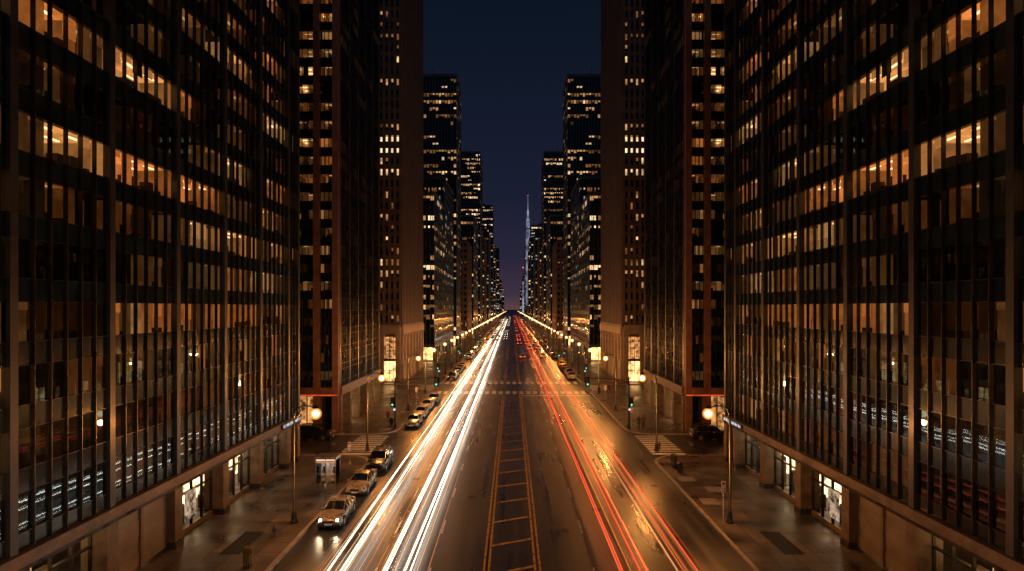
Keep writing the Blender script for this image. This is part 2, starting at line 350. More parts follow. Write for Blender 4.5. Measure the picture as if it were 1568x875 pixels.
LIT={
 24.7:{0:'100',1:'110',3:'211',4:'010',5:'120',6:'233',7:'120',8:'032',9:'130'},
 30.8:{0:'021',1:'100',2:'120',3:'333',5:'210',6:'333',7:'010',8:'333',9:'002',10:'120'},
 36.9:{0:'022',1:'200',2:'032',3:'323',4:'002',5:'230',6:'333',7:'002',8:'310',9:'020',10:'220',11:'001'},
 43.0:{0:'232',1:'020',2:'233',3:'333',4:'332',5:'333',6:'202',7:'331',8:'020',9:'022',10:'332',11:'220'},
 49.1:{0:'333',1:'202',2:'232',3:'323',4:'330',5:'233',6:'332',7:'033',8:'010',9:'233',10:'230',11:'032'},
 55.2:{0:'33',1:'02',2:'23',3:'33',4:'20',5:'33',6:'22',7:'03',8:'20',9:'22',10:'30'}}
FX=22.3
def near_building(mir):
    rng=random.Random(11); mb=MB(); mb.mir=mir
    b=[24.7+6.1*i for i in range(-6,6)]+[57.75]; pn=[6]*(len(b)-2)+[3]
    rowp={}
    def lit(bi,j,n,r):
        d=LIT.get(round(b[bi],1))
        if d is not None and j<12:
            s=d.get(j,'000'); g=[]
            for c in s: g+=[int(c)]*2
            g=(g+[0]*6)[:n]
            for i in range(n):
                if g[i] and r.random()<.2: g[i]=max(0,g[i]-r.choice([1,1,3]))
                elif g[i]==0 and r.random()<.12: g[i]=r.choice([1,1,2])
            return g
        if j not in rowp: rowp[j]=r.choice([.08,.25,.4,.65])
        p=rowp[j]; g=[];c=0
        for i in range(n):
            if i%2==0 or r.random()<.2: c=r.choice([1,2,3,3]) if r.random()<p else 0
            g.append(c)
        return g
    mb.frame((-FX,0,0),(0,1),(1,0))
    curtain(mb,b,pn,5.0,2.9,20,.78,2.58,.2,.16,M['darkstone'],M['bronze'],lit,rng)
    U0,U1=b[0],b[-1]; top=5+2.9*20
    mb.box(U0-.2,58.0,-.6,.34,4.35,4.94,M['shopstone'])
    mb.box(U0,57.9,-.3,.26,4.1,4.345,M['bronze'])
    for i,a in enumerate(b):
        mb.box(a-.42,min(a+.42,58),-1.3,.16,.15,4.09,M['shopstone'])
        mb.box(a-.46,min(a+.46,58.04),-1.3,.22,.15,.6,M['darkwall'])
    kinds={24.7:'warm',30.8:'shutter',36.9:'poster',43.0:'shop',49.1:'shop',55.2:'dark'}
    for i in range(len(b)-1):
        a,c=b[i]+.42,b[i+1]-.42; k=kinds.get(round(b[i],1),'poster')
        if k=='shutter':
            m=(a+c)/2
            for (p,q) in ((a,m-.1),(m+.1,c)):
                z=.3
                while z<3.9:
                    mb.box(p,q,-.5,-.36-(.03 if int(z*10)%2 else 0),z,z+.17,M['shutter']); z+=.18
            mb.box(m-.1,m+.1,-.55,-.25,.15,4.1,M['shopstone'])
        else:
            mat={'warm':M['lobby'],'shop':M['shop'],'poster':M['shopdim'],'dark':M['shopdim']}[k]
            mb.face([(a,-4,.2),(c,-4,.2),(c,-4,4.3),(a,-4,4.3)],mat)
            mb.face([(a,-.9,4.12),(c,-.9,4.12),(c,-4,4.12),(a,-4,4.12)],mat if k!='dark' else M['interior'])
            mb.face([(a,-.9,.2),(c,-.9,.2),(c,-4,.2),(a,-4,.2)],M['furn'])
            mb.face([(a,-.8,.2),(c,-.8,.2),(c,-.8,4.1),(a,-.8,4.1)],M['shopglass'],(0,1,0))
            nb=4
            for q in range(nb+1):
                u=a+(c-a)*q/nb; mb.box(u-.05,u+.05,-.88,-.7,.15,4.1,M['bronze'])
            mb.box(a,c,-.86,-.68,2.9,3.02,M['bronze']); mb.box(a,c,-.9,-.66,.15,.5,M['shopstone'])
            for q in range(7):
                u=rng.uniform(a+.3,c-.5); hh=rng.uniform(.8,2.4); mb.box(u,u+rng.uniform(.2,.7),-2.6,-1.8,.2,.2+hh,M['furn'])
            if k=='poster':
                mb.box(a+1.6,a+2.9,-.66,-.6,1.0,3.0,M['poster'])
            if k=='dark': mb.box(a,c,-.6,-.5,.5,2.9,M['backglass'])
    mb.box(52.8,57.4,.36,.5,4.45,4.85,M['metal']); mb.box(53,57.2,.503,.53,4.52,4.78,M['sign'])
    mb.frame(); mb.box(-60,-FX-6.1,U0,57.7,.15,top,M['darkwall']); mb.box(-60,-FX-.35,57.4,58,.15,top,M['darkwall'])
    mb.box(-60,-FX-.35,U0-.5,U0,.15,top,M['darkwall'])
    mb.box(-60,-FX+.1,U0,58.05,top,top+1.5,M['darkstone'])
    for i in range(8): mb.box(-FX-1-i*4.5-.3,-FX-1-i*4.5+.3,58,58.3,.15,top,M['darkstone'])
    return mb.obj('glass_office_building')

def second_building(mir):
    rng=random.Random(23); mb=MB(); mb.mir=mir; y0,y1=71.5,92.9; top=5.85+2.31*27
    rows={9:'3',16:'3',17:'3',13:'3',4:'3',5:'2',15:'2',14:'2',8:'2',7:'2',6:'1',10:'2',11:'2',12:'2',18:'2',19:'2',20:'3',21:'2',22:'2',3:'1',2:'1',1:'0',0:'1'}
    def litA(bi,j,n,r):
        c=int(rows.get(j,'1')); g=[]
        for i in range(n):
            g.append(c if r.random()<.85 else max(0,c-1))
        if r.random()<.12: g=[0]*n
        return g
    rp={}
    def litB(bi,j,n,r):
        if j not in rp: rp[j]=r.choice([.15,.3,.5,.7]) if j<12 else r.choice([.08,.15,.3,.5])
        g=[];c=0
        for i in range(n):
            if i%2==0: c=r.choice([1,2,2,3]) if r.random()<rp[j] else 0
            g.append(c)
        return g
    mb.frame((-FX,y0,0),(-1,0),(0,-1))
    fb=[.36,2.8,5.9,9,12.1,15.2,18.3,21.4,24.5]
    curtain(mb,fb,[3]*8,5.85,2.31,27,.85,2.0,.40,.42,M['redstone'],M['bronze'],litA,rng)
    mb.box(-.04,24.9,-.5,.5,4.7,5.8,M['redstone']); mb.box(.0,24.9,.5,.56,4.78,4.9,M['neon'])
    for a in fb: mb.box(a-.4,a+.4,-1,.45,.15,4.69,M['redstone'])
    for i in range(8):
        a,c=fb[i]+.4,fb[i+1]-.4
        mb.face([(a,-.8,.2),(c,-.8,.2),(c,-.8,4.7),(a,-.8,4.7)],M['shopdim'] if i%2 else M['backglass'],(0,1,0))
        mb.box((a+c)/2-.05,(a+c)/2+.05,-.78,-.6,.2,4.7,M['bronze'])
    mb.frame((-FX,y0,0),(0,1),(1,0))
    sb=[.5+i*4.15 for i in range(6)]
    curtain(mb,sb,[5]*5,5.85,2.31,27,.6,2.12,.16,.10,M['darkstone'],M['bronze'],litB,rng)
    mb.box(.36,21.4,-.5,.3,4.7,5.8,M['shopstone'])
    for a in sb: mb.box(a-.35,a+.35,-1,.22,.15,4.69,M['shopstone'])
    for i in range(5):
        a,c=sb[i]+.35,sb[i+1]-.35
        mb.face([(a,-.9,.2),(c,-.9,.2),(c,-.9,4.7),(a,-.9,4.7)],M['lobby'] if i in(1,3,4) else M['shopdim'],(0,1,0))
        for q in (.33,.66): mb.box(a+(c-a)*q-.04,a+(c-a)*q+.04,-.88,-.7,.2,4.7,M['bronze'])
        mb.box(a,c,-.88,-.66,2.9,3.05,M['bronze'])
    mb.frame(); mb.box(-FX-25,-FX-6.2,y0+6.2,y1,.15,top,M['darkwall']); mb.box(-FX-25,-FX-.35,y1-.3,y1,.15,top,M['darkwall'])
    mb.box(-FX-25,-FX+.1,y0-.3,y1+.02,top,top+1.5,M['redstone'])
    return mb.obj('stone_and_glass_office_building')

def stone_tower(mir):
    rng=random.Random(5); mb=MB(); mb.mir=mir; y0,y1,X=119,147,-23.9; H=104; b0=12
    mb.frame(); mb.box(X-28,X-.35,y0+.35,y1,0,H,M['brownstone'])
    mb.frame((X,y0,0),(-1,0),(0,-1)); simple(mb,28,b0,H,2.42,1.17,.3,.35,M['brownstone'],M['brownstone'],.38,rng,.58,True,(0,1,2,2,0))
    for zr in (51.5,49.1):
        for i in range(0,7): mb.face([(i*1.17+.33,-.2,zr),(i*1.17+.84,-.2,zr),(i*1.17+.84,-.2,zr+1.2),(i*1.17+.33,-.2,zr+1.2)],FAR[3],(0,1,0))
    mb.frame((X,y0,0),(0,1),(1,0)); simple(mb,y1-y0,b0,H,2.42,1.75,.5,.4,M['brownstone'],M['brownstone'],.14,rng,.55,True,(2,2,0))
    for (o,u,n,L) in (((X,y0,0),(-1,0),(0,-1),28),((X,y0,0),(0,1),(1,0),y1-y0)):
        mb.frame(o,u,n); nb=round(L/4); bw=L/nb
        mb.box(-.0,L,-.34,.65,b0-1.6,b0,M['beigestone']); mb.box(0,L,-.34,.45,b0,b0+.4,M['beigestone'])
        for i in range(nb+1):
            c=min(max(i*bw,.5),L-.5); mb.box(c-.48,c+.48,-.34,.5,.15,b0-1.6,M['beigestone'])
            mb.box(c-.6,c+.6,-.34,.6,.15,1.0,M['beigestone']); mb.box(c-.6,c+.6,-.34,.6,b0-2.1,b0-1.6,M['beigestone'])
        for i in range(nb):
            mt=M['lobby'] if i%3!=1 else M['shopdim']
            mb.face([(i*bw+.5,-.3,.3),((i+1)*bw-.5,-.3,.3),((i+1)*bw-.5,-.3,4.6),(i*bw+.5,-.3,4.6)],mt,(0,1,0))
            mb.face([(i*bw+.5,-.3,5.1),((i+1)*bw-.5,-.3,5.1),((i+1)*bw-.5,-.3,9.8),(i*bw+.5,-.3,9.8)],M['shopdim'],(0,1,0))
            mb.box(i*bw+.48,(i+1)*bw-.48,-.33,.1,4.6,5.1,M['bronze'])
            for q in (.2,.4,.6,.8): mb.box(i*bw+bw*q-.04,i*bw+bw*q+.04,-.28,-.15,.3,9.8,M['bronze'])
            for zz in (2.6,7.4): mb.box(i*bw+.48,(i+1)*bw-.48,-.28,-.16,zz,zz+.1,M['bronze'])
    rooftop(mb,X-28,X,y0,y1,H,rng,M['brownstone'])
    return mb.obj('stone_office_tower')

for mir in (1,-1):
    near_building(mir); second_building(mir); stone_tower(mir)
    G=dict(rec=.09,pd=.02)
    tower('mid_rise_office_building',mir,23.5,168,196,50,31,st=3.0,bay=1.3,ph=.08,pm='bluewall',sm='spandrel',prob=.45,pal=(0,1,3,0,2,2),sprob=.45,**G)
    tower('mid_rise_office_building',mir,24.2,198,229,62,32,st=3.0,bay=1.3,ph=.08,pm='bluewall',sm='spandrel',prob=.35,pal=(0,1,4,2,2),sprob=.4,**G)
    tower('glass_skyscraper',mir,23.5,235,256,114,33,st=3.0,bay=1.25,ph=.12,pm='bluewall',sm='spandrel',prob=.42,pal=(0,1,0,2,2),sprob=.3,**G)
    tower('brick_office_building',mir,23.3,290,322,50,34,st=3.2,bay=2.2,ph=.5,pm='brownstone',sm='brownstone',prob=.25,rec=.15,pd=.03)
    tower('glass_skyscraper',mir,23.5,408,444,130,35+mir,st=3.1,bay=1.6,ph=.12,pm='bluewall',sm='spandrel',prob=.5,pal=(1,1,3,2,0,0),**G)
    tower('office_tower',mir,23.5,340,385,72,36,st=3.2,bay=2,ph=.2,pm='bluewall',sm='spandrel',prob=.35,**G)
    tower('office_tower',mir,24,480,530,76,37,st=3.3,bay=2.2,ph=.3,pm='brownstone',sm='darkwall',prob=.4,**G)
    tower('office_tower',mir,23.5,560,620,92,38+mir,st=3.4,bay=2.4,ph=.3,pm='bluewall',sm='darkwall',prob=.4,pal=(1,0,4,2),**G)
    tower('glass_skyscraper',mir,24,690,730,143 if mir>0 else 118,40+mir,st=3.6,bay=2.6,ph=.25,pm='bluewall',sm='spandrel',prob=.5,pal=(1,3,4,2),**G)
    y=770; k=0
    for h in (86,112,70,120,78,98,60,84,66,72):
        tower('distant_office_tower',mir,23+3*((k*7)%3),y,y+46,h+(8 if mir<0 else 0),50+k+mir*3,st=3.8,bay=3.2,ph=.3,pm='bluewall',sm='darkwall',prob=.55,pal=(1,3,4,0),lobby=True,**G)
        y+=60+8*k; k+=1
mb=MB(); 
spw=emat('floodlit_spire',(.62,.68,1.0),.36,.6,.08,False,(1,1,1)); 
x0,x1,y0,y1=23.2,30.5,930,942
mb.box(x0,x1,y0,y1,0,150,M['bluewall'])
for i in range(4): mb.box(x0+.3+i*1.8,x0+1.3+i*1.8,y0-.5,y0,20,148,spw)
mb.box(x0+1,x1-1,y0+1,y1-1,150,166,spw); mb.box(x0+2.2,x1-2.2,y0+3,y1-3,166,180,spw)
mb.tube([(26.8,936,180),(26.8,936,192),(26.8,936,205)],[.8,.4,.15],spw,6)
mb.sphere((26.8,936,206),.5,M['red']); mb.obj('skyscraper_with_spire')
mb=MB(); mb.box(19,23,1050,1060,0,70,M['bluewall']); mb.box(19.5,22.5,1049,1050,5,66,spw); mb.tube([(21,1055,70),(21,1055,92)],[.8,.2],M['metal'],6)
mb.sphere((21,1055,93),1.2,M['red']); mb.obj('distant_tower_with_beacon')

# ------------------------------------------------------------ ground
mb=MB(); mb.face([(-3000,-400,-.03),(3000,-400,-.03),(3000,5000,-.03),(-3000,5000,-.03)],M['ground']); mb.obj('ground')
mb=MB(); mb.face([(-90,-60,0),(90,-60,0),(90,3500,0),(-90,3500,0)],M['asphalt']); mb.obj('road')
CX=14.7
blocks=[(-60,60),(70,107.5),(115.5,158),(166,262),(272,326),(336,456),(466,634),(646,754)]
y=764
while y<2300: blocks.append((y,y+110)); y+=122
def rr(x0,x1,y0,y1,r,n=6):
    p=[]
    for cx,cy,a in ((x1-r,y1-r,0),(x0+r,y1-r,90),(x0+r,y0+r,180),(x1-r,y0+r,270)):
        for i in range(n+1):
            t=math.radians(a+90*i/n); p.append((cx+r*math.cos(t),cy+r*math.sin(t)))
    return p
for s in (1,-1):
    mb=MB(); mb.mir=s
    for a,b in blocks:
        mb.prism(rr(-88,-CX,a,b,3.2),0,.15,M['curb'])
        mb.prism(rr(-87.8,-CX-.28,a+.28,b-.28,2.95),.149,.154,M['side'])
    mb.obj('sidewalk')
mb=MB()
def line(x0,x1,y0,y1,m,z=.005): mb.face([(x0,y0,z),(x1,y0,z),(x1,y1,z),(x0,y1,z)],m)
W,Yw,Z=M['white'],M['yellow'],M['zebra']
segs=[(-30,102),(121,157),(167,262),(272,326),(336,456),(466,634),(646,900)]
for a,b in segs:
    for sx in (1,-1):
        line(sx*1.72-.07,sx*1.72+.07,a,b,Yw); line(sx*1.42-.07,sx*1.42+.07,a,b,Yw)
        for lx in (5.0,8.3):
            y=a+1
            while y+2.4<b-3: line(sx*lx-.06,sx*lx+.06,y,y+2.4,W); y+=7.6
    y=a+2.2
    while y<b-2 and y<300:
        mb.face([(-1.33,y-.6,.009),(1.33,y+.55,.009),(1.33,y+.83,.009),(-1.33,y-.32,.009)],Yw); y+=4.1
line(1.9,CX-.4,101.0,101.7,Z)
line(-CX+.4,-1.9,121.4,122.1,Z)
for ya in (103.3,117.0):
    x=-14.2
    while x<14: line(x,x+.75,ya,ya+3.4,Z); x+=1.3
for sx in (1,-1):
    y=60.6
    while y<69.6:
        a,b=sorted((sx*15.4,sx*19)); line(a,b,y,y+.55,Z); y+=1.05
    y=108
    while y<115:
        a,b=sorted((sx*15.6,sx*19)); line(a,b,y,y+.5,Z); y+=1.05
mb.obj('road_markings')
mb=MB()
for (x,y,r) in ((-3.4,47,.38),(3.3,61,.38),(-9,52,.38),(6.7,44,.38),(-4,80,.38),(10,70,.4),(12.8,50,.35),(3.8,40,.3),(11.8,38.5,.38)):
    mb.prism([(x+r*math.cos(t*math.pi/9),y+r*math.sin(t*math.pi/9)) for t in range(18)],.0,.011,M['iron'])
    mb.prism([(x+r*.75*math.cos(t*math.pi/9),y+r*.75*math.sin(t*math.pi/9)) for t in range(18)],.011,.015,M['iron'])
mb.obj('manhole_covers')
for s in (1,-1):
    for (gx,gy,w,l) in ((-18.2,37.5,1.3,3.6),(-16.9,31,1.1,2.6)):
        mb=MB(); mb.mir=s
        mb.box(gx-w/2,gx+w/2,gy-l/2,gy+l/2,.15,.158,M['black'])
        n=int(l/.14)
        for i in range(n+1): mb.box(gx-w/2,gx+w/2,gy-l/2+i*l/n-.02,gy-l/2+i*l/n+.02,.159,.168,M['iron'])
        for q in (-.5,-.17,.17,.5): mb.box(gx+q*w-.025,gx+q*w+.025,gy-l/2,gy+l/2,.158,.172,M['iron'])
        mb.obj('pavement_grate')
mb=MB(); pl=pmat('new_concrete',(.2,.17,.14),.6,var=.2,scale=1)
for (x,y) in ((16.2,51.5),(17.7,48.5),(16.2,45.5),(-16.5,72.5)):
    mb.box(x-.73,x+.73,y-.73,y+.73,.15,.158,pl)
mb.obj('pavement_patches')

# ------------------------------------------------------------ street lamps
def lamp_mesh():
    mb=MB(); I=M['metal']
    mb.prism([(.3*math.cos(t*math.pi/4),.3*math.sin(t*math.pi/4)) for t in range(8)],0,.12,I)
    mb.tube([(0,0,.1),(0,0,.55),(0,0,.7),(0,0,.9)],[.22,.19,.16,.12],I,8)
    mb.tube([(0,0,.9),(0,0,7.6)],[.105,.07],I,8)
    mb.tube([(0,0,7.5),(.03,0,8.0),(.22,0,8.4),(.6,0,8.62),(1.1,0,8.62),(1.45,0,8.5)],[.065,.06,.055,.05,.045,.045],I,8)
    mb.tube([(0,0,7.3),(.35,0,7.9),(.6,0,8.6)],[.03,.025,.03],I,6)
    mb.tube([(1.6,0,8.70),(1.6,0,8.60),(1.6,0,8.52),(1.6,0,8.46)],[.05,.13,.2,.24],I,12)
    mb.sphere((1.6,0,8.04),.24,M['bulb'],1.0,14,10)
    mb.sphere((1.6,0,8.04),.31,M['halo'],1.0,16,10)  # nested glowing shells stand in for the soft halo of the bulb
    mb.sphere((1.6,0,8.04),.37,M['halo2'],1.0,16,10)
    mb.sphere((1.6,0,8.04),.43,M['halo2'],1.0,16,10)
    mb.tube([(0,0,5.6),(0,0,5.68)],[.11,.11],I,8)
    return mb.mesh('street_lamp')
LM=lamp_mesh()
ld=bpy.data.lights.new('sodium_lamp_light','POINT'); ld.color=(1,.35,.075); ld.energy=1900; ld.shadow_soft_size=.2
lampY=[(15,1),(41,1),(61.8,1),(86,1),(103,1)]
y=120;k=0
while y<460: lampY.append((y,k%2==0)); y+=14;k+=1
while y<1500: lampY.append((y,(k%2==0 and y<850))); y+=24;k+=1
for s in (1,-1):
    for i,(y,lt) in enumerate(lampY):
        o=inst('street_lamp',LM,(-s*16.1,y,.15),0 if s>0 else math.pi)
        if lt:
            l=bpy.data.objects.new('lamp_light',ld); scene.collection.objects.link(l); l.parent=o; l.location=(1.6,0,7.4)

# ------------------------------------------------------------ traffic signals
def head(mb,x,y,z,lit,ax=0):
    mb.box(x-.17,x+.17,y-.12,y+.12,z-.5,z+.5,M['metal'])
    mb.box(x-.3,x+.3,y+.12,y+.14,z-.65,z+.65,M['black'])
    for i,c in enumerate(('red','x','green')):
        zz=z+.33-.33*i; m=M[c] if c==lit else M['lensoff']
        mb.tube([(x,y-.12,zz),(x,y-.135,zz)],.11,m,12)
        mb.box(x-.14,x+.14,y-.32,y-.12,zz+.135,zz+.15,M['metal'])
        for q in (-.14,.125): mb.box(x+q,x+q+.015,y-.3,y-.12,zz-.02,zz+.134,M['metal'])
def signal_mesh(lit,arm):
    mb=MB(); I=M['metal']
    mb.tube([(0,0,0),(0,0,.4),(0,0,.5)],[.22,.2,.12],I,8); mb.tube([(0,0,.5),(0,0,6.6)],[.11,.085],I,8)
    mb.tube([(0,0,6.0),(arm*.3,0,6.4),(arm,0,6.6)],[.07,.06,.045],I,8)
    mb.tube([(0,0,6.5),(arm*.35,0,6.43)],[.03,.03],I,6)
    head(mb,arm,-.1,6.1,lit); head(mb,-.3,-.05,3.4,lit)
    mb.box(-.18,.18,-.36,-.14,2.3,2.65,I); mb.box(-.13,.13,-.375,-.362,2.34,2.61,M['walk'])
    mb.box(.15,1.2,-.03,.0,4.2,4.42,M['signgreen'])
    return mb.mesh('traffic_signal')
SG,SR=signal_mesh('green',5.5),signal_mesh('red',5.5)
for (y,me) in ((73.5,SG),(118.2,SG),(165,SG),(270,SR),(464,SR)):
    inst('traffic_signal',me,(-15.5,y,.15),0); 
    inst('traffic_signal',SR if y>150 else me,(15.5,y,.15),0,-1)

# ------------------------------------------------------------ cars
M['cp']=pmat('car_paint_slot',(.3,.3,.3),.25,.4)
def car_mesh(kind,lights):
    mb=MB(); body=M['cp']
    mb.mi(body)
    if kind=='sedan':
        S=[(-2.38,.36,.60,.64,.66,0),(-2.25,.24,.68,.74,.83,0),(-1.9,.2,.72,.83,.89,0),(-1.3,.2,.80,.93,.92,0),(-.95,.2,.86,.99,.92,0),
           (-.25,.2,.92,1.40,.92,.60),(.35,.2,.93,1.46,.92,.63),(1.0,.2,.94,1.40,.92,.61),(1.65,.2,.95,1.08,.91,0),(2.1,.24,.92,1.03,.87,0),(2.33,.34,.84,.92,.74,0)]; cab=(4,8)
    else:
        S=[(-2.4,.4,.78,.84,.70,0),(-2.25,.3,.90,.96,.87,0),(-1.8,.26,.95,1.05,.94,0),(-1.1,.26,1.0,1.14,.95,0),
           (-.5,.26,1.06,1.70,.95,.68),(.5,.26,1.08,1.78,.95,.70),(1.7,.26,1.1,1.74,.95,.69),(2.2,.3,1.1,1.22,.92,.75),(2.38,.42,.95,1.05,.84,0)]; cab=(3,7)
    rows=[]
    for (y,zl,zb,zt,w,wt) in S:
        if not wt: wt=.80*w
        rows.append([(0,zl),(.88*w,zl),(w*.98,zl+.13),(w,(zl+zb)/2+.06),(.96*w,zb),(wt,zt-.035),(wt*.6,zt),(0,zt+.02)])
    for i in range(len(S)-1):
        for k in range(7):
            for sx in (1,-1):
                q=[(sx*rows[i][k][0],S[i][0],rows[i][k][1]),(sx*rows[i+1][k][0],S[i+1][0],rows[i+1][k][1]),
                   (sx*rows[i+1][k+1][0],S[i+1][0],rows[i+1][k+1][1]),(sx*rows[i][k+1][0],S[i][0],rows[i][k+1][1])]
                g=False
                if cab[0]<=i<cab[1] and k==4: g=True
                if i in(cab[0],cab[1]-1) and k>=5: g=True
                m=M['carglass'] if g else (M['black'] if k==0 else body)
                mb.face(q if sx>0 else q[::-1],m,None,True)
    for e in (0,-1):
        r=rows[e]; y=S[e][0]
        mb.face([(p[0],y,p[1]) for p in r]+[(-p[0],y,p[1]) for p in r[::-1][1:-1]],body)
    for sx in (1,-1):
        for i in range(cab[0]+1,cab[1]):
            a=rows[i][4];b=rows[i][5]
            mb.tube([(sx*a[0],S[i][0],a[1]),(sx*b[0],S[i][0],b[1])],.03,body,5)
        for i in range(cab[0],cab[1]):
            mb.tube([(sx*rows[i][5][0],S[i][0],rows[i][5][1]),(sx*rows[i+1][5][0],S[i+1][0],rows[i+1][5][1])],.035,body,5)
            mb.tube([(sx*rows[i][4][0],S[i][0],rows[i][4][1]),(sx*rows[i+1][4][0],S[i+1][0],rows[i+1][4][1])],.015,M['chrome'],4)
        w=S[3][4]
        for wy in (-1.42,1.42):
            mb.tube([(sx*.6,wy,.36),(sx*(w+.004),wy,.36)],.40,M['black'],18)
            mb.tube([(sx*.7,wy,.33),(sx*(w+.015),wy,.33)],.33,M['black'],18)
            mb.tube([(sx*.7,wy,.33),(sx*(w+.022),wy,.33)],.2,M['alu'],12)
            mb.tube([(sx*.7,wy,.33),(sx*(w+.03),wy,.33)],.06,M['chrome'],8)
        mb.box(sx*(w+.02)-.08,sx*(w+.02)+.08,-.78,-.66,S[4][2]+.04,S[4][2]+.18,body)
        hz=S[1][2]-.06; hm=M['head'] if lights=='head' else M['headoff']
        mb.tube([(sx*.60,-2.18,hz),(sx*.60,-2.345,hz)],[.15,.11],hm,12)
        mb.box(sx*.60-.2,sx*.60+.2,-2.3,-2.2,hz-.09,hz+.09,M['chrome'])
        tz=S[-2][2]-.12; tm=M['tail'] if lights=='tail' else M['taildark']
        mb.box(sx*.66-.18,sx*.66+.16,2.1,2.34,tz-.09,tz+.08,tm)
        for yy in (-.1,.62): mb.box(sx*(w+.003)-.012,sx*(w+.003)+.012,yy,yy+.14,.80,.83,M['chrome'])
        mb.box(sx*(w-.02)-.02,sx*(w-.02)+.02,-1.0,1.0,.22,.3,M['black'])
    hz=S[1][2]
    mb.box(-.36,.36,-2.42,-2.3,hz-.17,hz-.01,M['black'])
    for i in range(4): mb.box(-.36,.36,-2.425,-2.40,hz-.16+i*.045,hz-.145+i*.045,M['chrome'])
    mb.box(-.8,.8,-2.40,-2.2,.26,.42,M['black']); mb.box(-.26,.26,-2.43,-2.40,.36,.48,M['signwhite'])
    mb.box(-.78,.78,2.2,2.38,.3,.46,M['black']); mb.box(-.26,.26,2.345,2.39,.55,.68,M['signwhite'])
    if kind!='sedan':
        for sx in (1,-1): mb.tube([(sx*.62,-.3,1.80),(sx*.62,1.7,1.82)],.025,M['black'],5)
    return mb.mesh(kind)
CM={(k,l):car_mesh(k,l) for k in('sedan','suv') for l in('off','head','tail')}
def paint(n,c,metal=.3): return pmat('car_paint_'+n,c,.28,metal,.08,2,coat=.6)
PA={'silver':paint('silver',(.42,.40,.37),.6),'white':paint('white',(.6,.58,.55)),'black':paint('black',(.015,.015,.017)),'grey':paint('grey',(.14,.14,.15),.5),
    'blue':paint('blue',(.03,.05,.1)),'taxi':paint('taxi_yellow',(.75,.42,.05)),'tan':paint('champagne',(.5,.42,.3),.4),'red':paint('dark_red',(.2,.02,.02))}
def car(name,kind,l,x,y,rot,col):
    o=inst(name,CM[kind,l],(x,y,.005),rot); o.material_slots[0].link='OBJECT'; o.material_slots[0].material=PA[col]; return o
c1=car('parked_car','sedan','head',-13.3,42.3,math.radians(2),'silver')
car('parked_car','sedan','off',-13.35,49.3,math.radians(1),'tan'); c3=car('parked_car','suv','off',-13.3,56.0,0,'black')
for sx in (-.6,.6):
    sp=bpy.data.lights.new('headlight_beam','SPOT'); sp.energy=60; sp.color=(1,.7,.4); sp.spot_size=math.radians(70); sp.spot_blend=.9; sp.shadow_soft_size=.08
    so=bpy.data.objects.new('headlight_beam',sp); scene.collection.objects.link(so); so.parent=c1; so.location=(sx,-2.5,.62); so.rotation_euler=(math.radians(84),0,math.radians(180))
pal=['silver','white','grey','tan','black','blue','white','silver','red','taxi']
r2=random.Random(3)
y=124.0; ys=[76,82.2,88.4,94.5]
while y<640:
    if not any(abs(y-c)<9 for c in (162,267,331,461,640)): ys.append(y)
    y+=6.3+(0 if r2.random()<.85 else 5)
for y in ys:
    car('parked_car',r2.choice(['sedan','sedan','suv']),'off',-13.4+r2.uniform(-.1,.1),y,0,r2.choice(['white','silver','grey','white'] if y<100 else pal))
    if y>120: car('parked_car',r2.choice(['sedan','sedan','suv']),'off',13.4+r2.uniform(-.1,.1),y+1,math.pi,r2.choice(pal))
for s in (1,-1):
    car('parked_car','suv','off',-s*24.2,67.8,math.pi/2,'black'); 
for y in (176,196,215,240,262,283,300,318,345,372,400,430,470,500,530,570,610,640,680,720,760,800,850,900,960,1020,1100):
    for lx in (3.3,6.7,10.0):
        if r2.random()<.55: car('car','sedan','tail',lx,y+r2.uniform(-5,5),math.pi,r2.choice(pal))
        if y>250 and r2.random()<.65: car('car','sedan','head',-lx,y+r2.uniform(-5,5),0,r2.choice(pal))

# ------------------------------------------------------------ light trails of passing traffic (glowing strands standing above the road)
wm=emat('white_light_trail',(1,.86,.70),14); wm2=emat('cream_light_trail',(1,.60,.28),1.3,sample=False); om=emat('orange_light_trail',(1,.33,.08),.8,sample=False)
rm=emat('red_light_trail',(1,.06,.025),3.5); rm2=emat('deep_red_light_trail',(1,.05,.02),.7,sample=False)
rt=random.Random(9)
def trail(mb,x,z,r,mat,y0=-8,y1=800,amp=.1):
    ph=rt.uniform(0,6); ph2=rt.uniform(0,6); pts=[]; y=y0
    while y<y1:
        pts.append((x+amp*math.sin(y*.021+ph)+amp*.35*math.sin(y*.07+ph2),y,z+.02*math.sin(y*.11+ph))); y+=8 if y<150 else 25
    mb.tube(pts,r,mat,6)
mb=MB()
for (x,r) in ((-10.75,.024),(-10.1,.042),(-7.55,.035),(-6.15,.045),(-5.85,.012),(-9.7,.012),(-7.2,.01)):
    z=rt.uniform(.62,.8); trail(mb,x,z,r,wm)
    for i in range(4): trail(mb,x+rt.gauss(0,.14),z+rt.uniform(-.08,.1),rt.uniform(.008,.018),rt.choice([wm2,wm2,om]))
for i in range(8): trail(mb,rt.choice([-9.0,-8.6,-6.9,-11.2,-4.9])+rt.gauss(0,.15),rt.uniform(.5,1.0),rt.uniform(.006,.012),rt.choice([wm2,om,om]))
mb.obj('headlight_trails')
mb=MB()
for (x,r,m) in ((6.1,.025,rm),(6.35,.012,rm),(7.75,.038,rm),(7.5,.012,rm),(10.7,.015,rm)):
    z=rt.uniform(.75,.95); trail(mb,x,z,r,m)
    for i in range(3): trail(mb,x+rt.gauss(0,.14),z+rt.uniform(-.08,.1),rt.uniform(.006,.014),rt.choice([rm2,rm2,om]))
for i in range(13): trail(mb,rt.choice([9.7,10.3,10.7,9.9,6.9])+rt.gauss(0,.15),rt.uniform(.5,1.0),rt.uniform(.008,.02),rt.choice([rm2,om,om,wm2]))
